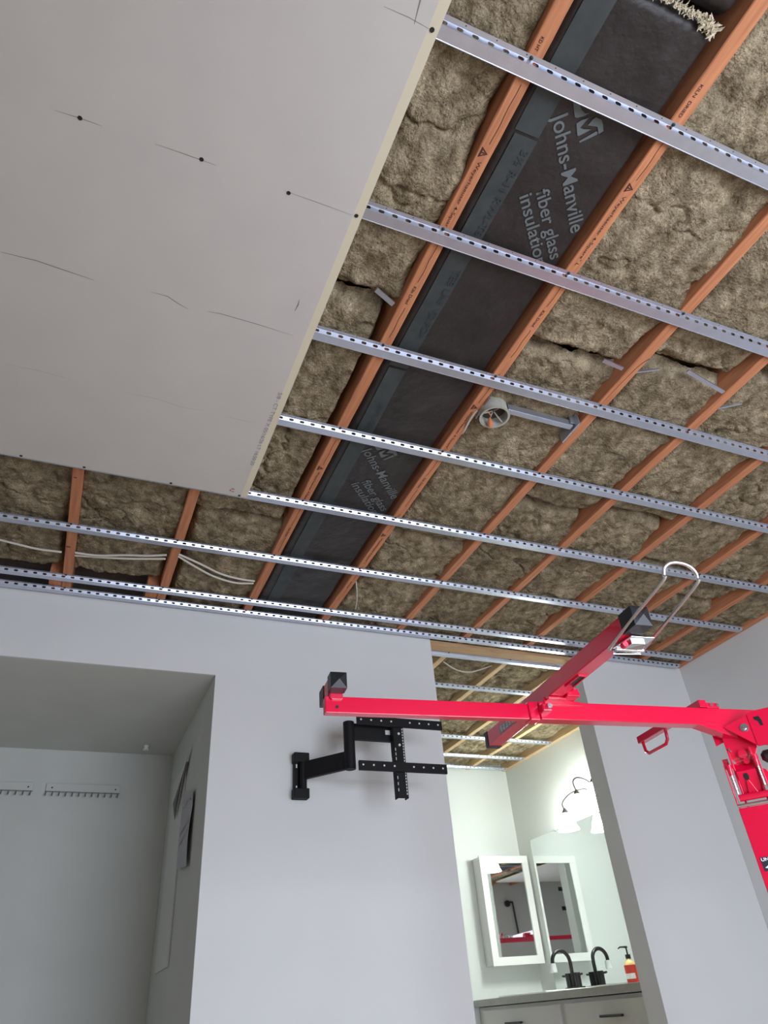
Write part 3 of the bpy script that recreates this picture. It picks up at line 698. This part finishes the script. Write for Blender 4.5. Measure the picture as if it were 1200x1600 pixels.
# mast frame: s to the right across the mast face, t away, origin at its near left corner
SD = Vector((0.6198,-0.7848,0)); TD = Vector((0.7848,0.6198,0)); MP = Vector((1.80,1.575,0))
def L2(s_, t_, z_): p = MP+SD*s_+TD*t_; return (p.x, p.y, z_)
mb = MB()
ap = L(1.632,1.741,0.652)
fr = [L2(0.111,0,0.677), L2(0.135,0,0.682), L2(0.225,0,0.682), L2(0.225,0,0.579), L2(0.111,0,0.579)]
mb.prism(fr, tuple(TD*0.006))
e1, e2 = L2(0.112,0.003,0.675), L2(0.112,0.003,0.581)
mb.add([ap, e1, e2, L2(0.112,0.009,0.675), L2(0.112,0.009,0.581)], [(0,2,1),(0,3,4),(0,1,3),(0,4,2)])
th = LP('tilt_head', mb, 'red', 0.001)
mb = MB(L2); mb.prism([(0.127,-0.0004,0.663),(0.142,-0.0004,0.663),(0.146,-0.0004,0.650),(0.146,-0.0004,0.634),(0.138,-0.0004,0.634),(0.136,-0.0004,0.648),(0.127,-0.0004,0.655)], (0,-0.0006,0))
LP('keyhole_slot', mb, 'blackp', parent=th)
mid = (Vector(ap)*0.25+Vector(e1)*0.42+Vector(e2)*0.33); nn = (Vector(e1)-Vector(ap)).cross(Vector(e2)-Vector(ap)).normalized()
if nn.dot(mid) > 0: nn = -nn
mb = MB(); mb.cyl(tuple(mid+nn*0.0005), tuple(mid+nn*0.003), 0.012, n=20); mb.cyl(tuple(mid+nn*0.003), tuple(mid+nn*0.010), 0.0065, n=6); LP('head_bolt', mb, 'chrome', parent=th)
mb = MB(L2); mb.cyl((0.108,0.06,0.560),(0.118,0.06,0.560),0.008,0.018,n=18); mb.cyl((0.118,0.06,0.560),(0.26,0.06,0.560),0.018,0.024,n=18)
LP('release_lever', mb, 'blackp', smooth=True)
mb = MB(L2); mb.cyl((0.150,0.035,0.570),(0.24,0.035,0.570),0.010,n=14); LP('lever_bar', mb, 'red', smooth=True)
mb = MB(L2)   # pivot plates under the bar
mb.prism([(-0.004,0.04,0.655),(-0.003,0.04,0.612),(0.030,0.04,0.622),(0.040,0.04,0.655)], (0,0.006,0))
mb.prism([(0.020,0.03,0.655),(0.022,0.03,0.575),(0.040,0.03,0.545),(0.085,0.03,0.545),(0.108,0.03,0.585),(0.108,0.03,0.64)], (0,0.006,0))
LP('pivot_plate', mb, 'red', 0.001)
mb = MB(L2); mb.cyl((0.030,0.028,0.592),(0.030,0.023,0.592),0.0028,n=8); mb.cyl((0.033,0.028,0.585),(0.033,0.023,0.585),0.0028,n=8); LP('rivet', mb, 'chrome')
mb = MB(L2); mb.cyl((0.062,0.028,0.570),(0.062,0.018,0.570),0.013,n=18); mb.cyl((0.066,0.02,0.548),(0.066,0.012,0.548),0.009,n=18); LP('pivot_pin', mb, 'red', smooth=True)
mb = MB(L2)
mb.prism([(0.0,0.030,0.568),(0.016,0.030,0.568),(0.016,0.030,0.545),(0.0,0.030,0.545)], (0,0.006,0))
mb.prism([(0.0,0.0,0.545),(0.0,0.080,0.545),(0.0,0.085,0.430),(0.0,0.0,0.430)], (0.004,0,0))
mb.prism([(0.096,0.0,0.560),(0.096,0.080,0.560),(0.096,0.085,0.430),(0.096,0.0,0.430)], (0.004,0,0))
mb.prism([(0.096,0.008,0.520),(0.108,0.008,0.515),(0.114,0.008,0.500),(0.114,0.008,0.440),(0.096,0.008,0.430)], (0,0.004,0))
mb.prism([(0.022,0.012,0.585),(0.028,0.012,0.585),(0.028,0.012,0.43),(0.022,0.012,0.43)], (0,0.06,0))
mb.prism([(0.082,0.012,0.585),(0.088,0.012,0.585),(0.088,0.012,0.43),(0.082,0.012,0.43)], (0,0.06,0))
LP('side_plates', mb, 'red', 0.001)
mb = MB(L2)
mb.add([(0.028,0.030,0.545),(0.082,0.030,0.545),(0.082,0.004,0.520),(0.028,0.004,0.520),(0.030,0.024,0.455),(0.080,0.024,0.455)], [(0,3,2,1),(3,4,5,2)])
mb.box(0.028,0.082,0.030,0.034,0.455,0.55)
LP('ramp_plate', mb, 'red', 0.0)
mb = MB(L2); mb.prism([(0.046,0.0055,0.513),(0.055,0.0055,0.513),(0.058,0.008,0.505),(0.055,0.0105,0.495),(0.046,0.0105,0.495),(0.043,0.008,0.505)], (0,-0.0012,0)); LP('slot', mb, 'blackp')
mb = MB(L2); mb.prism([(0.047,0.011,0.494),(0.054,0.011,0.494),(0.070,0.022,0.452),(0.040,0.022,0.452)], (0,-0.005,0)); LP('release_tongue', mb, 'red', 0.001)
for uu, zz in ((0.013, 0.512), (0.091, 0.525)):
    mb = MB(L2); P = [(uu+0.0040*math.cos(i*1.35), 0.004+0.0040*math.sin(i*1.35), zz-0.0010*i) for i in range(48)]
    mb.tube(P, 0.0012, 5); mb.cyl((uu,0.004,zz),(uu,0.004,zz-0.052),0.0034,n=8)
    LP('spring', mb, 'chrome')
    mb = MB(L2); mb.cyl((uu,0.004,zz+0.022),(uu,0.004,zz),0.0075,0.0060,n=12); mb.cyl((uu,0.004,zz+0.030),(uu,0.004,zz+0.020),0.010,n=12); LP('spring_post', mb, 'red', smooth=True)
LP('roller', MB(L2).cyl((0.012,0.0,0.448),(0.094,0.0,0.448),0.0095,n=16), 'red', smooth=True)
LP('hinge_rod', MB(L2).cyl((0.0,0.0,0.428),(0.104,0.0,0.428),0.0050,n=10), 'chrome', smooth=True)
# mast
ms = LP('mast', MB(L2).box(0,0.112,0,0.086,-0.30,0.422), 'red', 0.003)
LP('outer_mast', MB(L2).box(-0.006,0.118,-0.006,0.092,FL+0.16,-0.30), 'red', 0.003)
dc = LP('decal', MB(L2).prism([(0.010,-0.0003,0.291),(0.100,-0.0003,0.291),(0.100,-0.0003,0.256),(0.012,-0.0003,0.256)], (0,-0.0005,0)), 'decal', parent=ms, label='black sticker with white lettering and an arrow')
lettering('decal_lettering', 'UNLOCK', L2(0.0125,-0.0012,0.281), tuple(SD), (0,0,1), 0.008, M['decalw'], dc, width=0.060, bold=0.03)
mb = MB(L2); mb.prism([(0.016,-0.0011,0.2645),(0.036,-0.0011,0.275),(0.036,-0.0011,0.268),(0.080,-0.0011,0.268),(0.080,-0.0011,0.261),(0.036,-0.0011,0.261),(0.036,-0.0011,0.258)], (0,-0.0003,0)); LP('decal_arrow', mb, 'decalw', parent=dc)
# tripod base with casters, below the frame
mc_ = MP+SD*0.056+TD*0.043
for a_ in (50, 170, 290):
    c, s = math.cos(math.radians(a_)), math.sin(math.radians(a_)); xc, yc = mc_.x, mc_.y
    mb = MB(); mb.tube([(xc+0.05*c,yc+0.05*s,FL+0.20),(xc+0.30*c,yc+0.30*s,FL+0.13),(xc+0.58*c,yc+0.58*s,FL+0.12)], 0.022, 12); lg = LP('leg', mb, 'red', smooth=True)
    mb = MB(); mb.cyl((xc+0.57*c-0.012*s,yc+0.57*s+0.012*c,FL+0.05),(xc+0.57*c+0.012*s,yc+0.57*s-0.012*c,FL+0.05),0.05,n=24); mb.cyl((xc+0.57*c,yc+0.57*s,FL+0.05),(xc+0.57*c,yc+0.57*s,FL+0.11),0.01)
    LP('caster', mb, 'blackp', parent=lg, smooth=True)

# ------------------------------------------------------------------ TV wall mount
tv = thing('tv_wall_mount', (0.93, YW, 0.79), 'black articulated TV wall mount with two drilled rails, folded out from the white wall', 'TV mount')
def TP(name, mb, m='tvblack', bevel=0.0015, parent=None, smooth=False, label=None): return obj(name, mb, M[m], parent or tv, bevel=bevel, smooth=smooth, label=label)
wp = TP('wall_plate', MB().box(0.902,0.958,3.046,3.057,0.80,0.985))
TP('plate_rail', MB().box(0.902,0.906,3.028,3.046,0.81,0.975).add([], []), parent=wp)
for z0 in (0.80, 0.952):
    mb = MB(); mb.prism([(0.896,3.054,z0-0.008),(0.966,3.054,z0-0.008),(0.966,3.054,z0+0.034),(0.896,3.054,z0+0.034)], (0,-0.042,0)); TP('end_cover', mb, bevel=0.004)
for z0 in (0.842, 0.934):
    mb = MB(); mb.prism([(0.913,3.0455,z0-0.008),(0.919,3.0455,z0-0.008),(0.919,3.0455,z0+0.008),(0.913,3.0455,z0+0.008)], (0,-0.001,0)); TP('slot', mb, 'silver', 0, parent=wp)
TP('hinge_post', MB().cyl((0.941,3.030,0.800),(0.941,3.030,0.975),0.017,n=18), bevel=0, smooth=True)
j = Vector((1.093, 2.845, 0)); a = Vector((0.941, 3.030, 0)); d = (j-a).normalized(); n = Vector((-d.y, d.x, 0))*0.011
mb = MB(); mb.prism([tuple(a-n+Vector((0,0,0.873))), tuple(j-n+Vector((0,0,0.873))), tuple(j+n+Vector((0,0,0.873))), tuple(a+n+Vector((0,0,0.873)))], (0,0,0.074)); TP('lower_arm', mb)
TP('elbow', MB().cyl((j.x,j.y,0.869),(j.x,j.y,1.074),0.0245,n=24), bevel=0.003, smooth=True)
TP('upper_arm', MB().box(j.x,1.300,2.835,2.857,0.997,1.067))
TP('arm_label', MB().box(1.262,1.285,2.8337,2.8347,1.025,1.045), 'silver', 0)
mb = MB(); mb.box(1.285,1.335,2.80,2.806,0.748,1.092); mb.box(1.285,1.289,2.806,2.835,0.748,1.092); mb.box(1.331,1.335,2.806,2.835,0.748,1.092)
vp = TP('vesa_plate', mb)
TP('tilt_knuckle', MB().box(1.292,1.328,2.806,2.856,0.93,1.07), bevel=0.004)
for z0 in (1.047, 0.853):
    r = TP('rail', MB().box(1.112,1.527,2.788,2.7995,z0,z0+0.040), bevel=0.001)
    for xx in (1.130,1.178,1.226,1.274,1.365,1.412,1.459,1.506):
        TP('rail_hole', MB().cyl((xx,2.7878,z0+0.022),(xx,2.7868,z0+0.022),0.0042,n=10), 'silver', 0, parent=r)
for k in range(26):
    z = 0.762+k*0.0125
    if 0.85 < z < 0.895 or 1.045 < z: continue
    TP('plate_slot', MB().box(1.3265,1.3305,2.7992,2.7999,z,z+0.0075), 'silver', 0, parent=vp)
for z in (0.775,0.80,0.825,0.905,0.925,0.945):
    TP('plate_slot', MB().box(1.2885,1.2915,2.7992,2.7999,z,z+0.012), 'silver', 0, parent=vp)
for z in (0.97, 1.02): TP('plate_bolt', MB().cyl((1.310,2.7995,z),(1.310,2.796,z),0.006,n=6), 'silver', 0, parent=vp)

# ------------------------------------------------------------------ alcove
def hook_rail(x0, x1, n, label, h0):
    r = thing('hook_rail', ((x0+x1)/2, 4.24, 1.095), label, 'hook rail', 'hook rails in the alcove')
    obj('board', MB().box(x0,x1,4.2385,4.249,1.104,1.150), M['alcove'], r, bevel=0.002)
    obj('wire', MB().tube([(x0,4.236,1.107),(x1,4.236,1.106)],0.0018,6), M['hook'], r)
    for i in range(n):
        x = h0+i*(x1-h0-0.008)/(n-1)
        pts = [(x,4.236,1.108),(x,4.233,1.092),(x-0.001,4.226,1.083),(x-0.002,4.216,1.083),(x-0.003,4.212,1.092)]
        obj('hook', MB().tube(smooth_pts(pts,3),0.0022,6), M['hook'], r)
    for x in (x0+0.03, x1-0.024):
        obj('screw', MB().cyl((x,4.2384,1.127),(x,4.2372,1.127),0.0042,n=10), M['screw'], r)
hook_rail(-0.106,0.268,12,'pale hook rail with twelve wire hooks, the right one on the alcove back wall',-0.102)
hook_rail(-0.560,-0.168,12,'pale hook rail cut by the left edge of the photo on the alcove back wall',-0.555)
obj('shelf_peg', MB().cyl((0.365,4.10,1.331),(0.365,4.10,1.312),0.013,0.010,n=14).cyl((0.365,4.10,1.312),(0.365,4.10,1.306),0.016,n=14), M['white'], label='small white stub hanging from the alcove ceiling near its back corner', cat='ceiling stub', smooth=True)
obj('leaning_board', MB().box(0.5275,0.534,3.665,4.05,0.252,1.12), M['board'], label='thin pale board fixed flat to the side wall of the alcove', cat='board')
# sheet with notes
sh = thing('note_sheet', (0.533,3.45,0.6), 'grey-white note sheet with faint writing taped to the alcove side wall', 'paper sheet')
ny, nz = 14, 20; Yg, Zg = np.meshgrid(np.linspace(0,1,ny), np.linspace(0,1,nz))
Yv = 3.335+0.27*Yg; Zv = 0.585+0.31*Zg+0.055*Yg-0.02*Yg*(1-Zg)
Xv = 0.5262-0.006*np.abs(np.sin(Yg*3+Zg*4))-0.006*(1-Zg)
gridobj('sheet', Xv, Yv, Zv, M['paper'], sh)
mb = MB()
for (y0,z0,y1,z1) in ((3.36,0.78,3.58,0.755),(3.37,0.74,3.58,0.71),(3.36,0.86,3.44,0.88),(3.44,0.88,3.50,0.86),(3.50,0.86,3.56,0.87)):
    mb.quad((0.5155,y0,z0),(0.5155,y1,z1),(0.5155,y1,z1+0.006),(0.5155,y0,z0+0.006))
obj('writing', mb, M['faint'], sh)
pp = thing('curled_sheet', (0.53,3.75,0.92), 'pale paper sheet peeling off the alcove side wall, casting a dark wedge', 'paper sheet')
s0 = np.linspace(0,1,12); A,B_ = np.meshgrid(s0,s0)
Yv = 3.54+0.13*A+0.19*B_; Zv = 1.165-0.05*A-0.23*B_
Xv = 0.5250-0.034*(1-A)*B_**1.2
gridobj('sheet', Xv, Yv, Zv, M['paper'], pp)

# ------------------------------------------------------------------ bathroom
WX = 3.447
va = thing('vanity_cabinet', (3.17, 4.27, FL), 'light grey vanity cabinet with black bar handles under the countertop', 'vanity')
def VP(name, mb, m, bevel=0.0015, parent=None, label=None): return obj(name, mb, M[m], parent or va, bevel=bevel, label=label)
VP('body', MB().box(2.905,3.444,3.34,5.258,FL+0.001,0.022), 'vanity')
for (y0, y1, hy0, hy1, hz) in ((4.262,5.19,4.665,4.855,-0.072), (3.36,4.205,3.66,3.85,-0.066)):
    dr = VP('drawer', MB().box(2.888,2.905,y0,y1,-0.170,0.004), 'vanity', 0.002)
    mb = MB(); mb.cyl((2.858,hy0,hz),(2.858,hy1,hz),0.0065,n=12); mb.cyl((2.888,hy0+0.03,hz),(2.858,hy0+0.03,hz),0.005,n=10); mb.cyl((2.888,hy1-0.03,hz),(2.858,hy1-0.03,hz),0.005,n=10)
    VP('handle', mb, 'matteblack', 0, parent=dr, label='black bar handle')
    dd = VP('door', MB().box(2.888,2.905,y0,y1,FL+0.09,-0.176), 'vanity', 0.002)
obj('countertop', MB().box(2.870,3.4465,3.30,5.2635,0.026,0.066), M['counter'], label='grey slab countertop on the vanity against the mirror', cat='countertop', bevel=0.002)
sk = MB(); sk.box(2.93,3.415,4.44,5.02,0.0662,0.077)
obj('sink', sk, M['sink'], label='white drop-in sink with a raised rim on the countertop below the faucet', cat='sink', bevel=0.008)
mr = MB().box(3.4415,3.4465,3.40,5.075,0.086,1.066)
mro = obj('wall_mirror', mr, M['mirror'], label='large frameless wall mirror above the vanity countertop', cat='mirror')
obj('mirror_clip', MB().box(3.434,3.4415,4.715,4.732,1.056,1.074), M['chrome'], mro, label='small clear clip')
mc = thing('medicine_cabinet', (3.22,5.2,0.26), 'white framed mirrored medicine cabinet on the back bathroom wall', 'medicine cabinet')
obj('body', MB().box(3.004,3.424,5.160,5.263,0.258,0.962), M['white'], mc, bevel=0.002)
mb = MB(); x0,x1,z0,z1,fw = 2.998,3.430,0.252,0.968,0.052
mb.box(x0,x1,5.140,5.158,z1-fw,z1); mb.box(x0,x1,5.140,5.158,z0,z0+fw); mb.box(x0,x0+fw,5.140,5.158,z0+fw,z1-fw); mb.box(x1-fw,x1,5.140,5.158,z0+fw,z1-fw)
dr = obj('door_frame', mb, M['white'], mc, bevel=0.001)
obj('door_mirror', MB().box(x0+fw,x1-fw,5.148,5.152,z0+fw,z1-fw), M['mirror'], dr)
# faucet
fc = thing('faucet', (3.345,4.70,0.077), 'matte black gooseneck faucet with two lever handles beside the sink', 'faucet')
fx, fy, fz = 3.345, 4.715, 0.0772
obj('base_plate', MB().box(fx-0.026,fx+0.026,fy-0.088,fy+0.075,fz,fz+0.012), M['matteblack'], fc, bevel=0.004)
for dy, sg in ((0.048,1),(-0.052,-1)):
    h = obj('handle', MB().cyl((fx,fy+dy,fz+0.012),(fx,fy+dy,fz+0.090),0.021,n=20), M['matteblack'], fc, bevel=0.002, smooth=True)
    obj('lever', MB().cyl((fx,fy+dy,fz+0.074),(fx-0.004,fy+dy+sg*0.062,fz+0.078),0.0065,n=10), M['matteblack'], h, smooth=True)
pts = [(fx,fy,fz+0.01),(fx,fy,fz+0.06),(fx+0.001,fy,fz+0.15)]
for i in range(0, 9):
    t = math.pi*i/8*0.97; R = 0.066; pts.append((fx-R+R*math.cos(t), fy+0.012*i/8, fz+0.155+R*math.sin(t)))
pts.append((fx-2*0.066-0.001, fy+0.014, fz+0.125))
obj('spout', MB().tube(smooth_pts(pts,4),0.0125,14), M['matteblack'], fc, smooth=True)
obj('spout_wrap', MB().cyl((fx-0.133,fy+0.014,fz+0.150),(fx-0.134,fy+0.014,fz+0.100),0.021,0.024,n=14), M['plastic_wrap'], fc, label='clear plastic wrap on the spout tip', smooth=True)
# soap bottle
sb = thing('soap_bottle', (3.39,4.17,0.0665), 'square hand soap bottle with red label and black pump on the countertop', 'soap bottle')
bx, by, bz = 3.385, 4.155, 0.0665
mb = MB(); prof = [(0.036,0),(0.037,0.01),(0.037,0.095),(0.033,0.112),(0.018,0.126),(0.014,0.130),(0.014,0.136)]
mb.lathe((bx,by,bz),(0,0,1),prof,24,cap0=True,cap1=True); obj('bottle', mb, M['soap'], sb, smooth=True)
obj('label', MB().lathe((bx,by,bz),(0,0,1),[(0.0376,0.004),(0.0378,0.008),(0.0378,0.098),(0.0376,0.101)],24), M['soaplabel'], sb, smooth=True, label='red label')
mb = MB()
lw = [(0.0384*math.cos(t), 0.0384*math.sin(t)) for t in np.linspace(math.pi*0.80, math.pi*1.45, 12)]
mb.add([(bx+a,by+b,bz+zz) for zz in (0.030,0.058) for a,b in lw], [(i,i+1,i+13,i+12) for i in range(11)]); obj('label_band', mb, M['white'], sb, label='white label band')
mb = MB(); mb.cyl((bx,by,bz+0.134),(bx,by,bz+0.156),0.016,n=18); mb.cyl((bx,by,bz+0.156),(bx,by,bz+0.192),0.005,n=10); mb.cyl((bx,by,bz+0.190),(bx,by,bz+0.200),0.009,n=12)
mb.tube([(bx,by,bz+0.196),(bx-0.03,by+0.02,bz+0.198),(bx-0.042,by+0.028,bz+0.190)],[0.006,0.0045,0.003],8); obj('pump', mb, M['matteblack'], sb, smooth=True)
# vanity light
vl = thing('vanity_light', (3.44,4.15,1.15), 'dark bronze vanity light with curled arms and glowing glass shades above the mirror', 'wall light')
obj('backplate', MB().cyl((3.4465,4.13,1.19),(3.425,4.13,1.19),0.055,n=28), M['bronze'], vl, bevel=0.004, smooth=True)
tips = ((3.300,4.365,1.112),(3.300,4.190,1.195),(3.300,3.99,1.222))
arms = ([(3.43,4.16,1.20),(3.40,4.24,1.235),(3.35,4.33,1.225),(3.305,4.38,1.175),(3.300,4.372,1.130)],
        [(3.43,4.14,1.21),(3.40,4.17,1.275),(3.35,4.21,1.305),(3.308,4.215,1.275),(3.300,4.192,1.210)],
        [(3.43,4.12,1.21),(3.40,4.09,1.275),(3.35,4.03,1.305),(3.308,4.00,1.275),(3.300,3.992,1.235)])
for tp, am in zip(tips, arms):
    obj('arm', MB().tube(smooth_pts(am,6),0.0045,8), M['bronze'], vl, smooth=True)
    obj('shade_cup', MB().lathe((tp[0],tp[1],tp[2]+0.022),(0,0,-1),[(0.004,0),(0.008,0.004),(0.026,0.034),(0.028,0.036)],18), M['bronze'], vl, smooth=True)
    sh_ = obj('glass_shade', MB().lathe((tp[0],tp[1],tp[2]-0.010),(0,0,-1),[(0.024,0),(0.040,0.02),(0.052,0.05),(0.060,0.085),(0.076,0.115)],24), M['shade'], vl, smooth=True)
    obj('bulb', MB().lathe((tp[0],tp[1],tp[2]-0.03),(0,0,-1),[(0.012,0),(0.028,0.03),(0.030,0.05),(0.018,0.072),(0.001,0.078)],16), M['bulb'], vl, smooth=True)
    l = bpy.data.lights.new('vanity_bulb', 'POINT'); l.energy = 16; l.color = (0.95,1.0,0.95); l.shadow_soft_size = 0.024
    lo = bpy.data.objects.new('vanity_bulb', l); COL.objects.link(lo); lo.location = (tp[0], tp[1], tp[2]-0.075+CZ)

# black bar with a round head on the wall behind the camera (seen in the cabinet mirror)
br = thing('wall_bar', (-0.14, -0.88, 0.88), 'black vertical bar with a round head on the rear wall, seen in the cabinet mirror', 'wall bar')
obj('bar', MB().tube(smooth_pts([(-0.075,-0.872,1.405),(-0.125,-0.872,1.41),(-0.142,-0.872,1.39),(-0.152,-0.872,1.20),(-0.168,-0.872,0.90)],4),0.014,10), M['matteblack'], br, smooth=True)
obj('round_head', MB().cyl((-0.045,-0.898,1.39),(-0.045,-0.860,1.39),0.048,n=24), M['matteblack'], br, smooth=True, bevel=0.004)
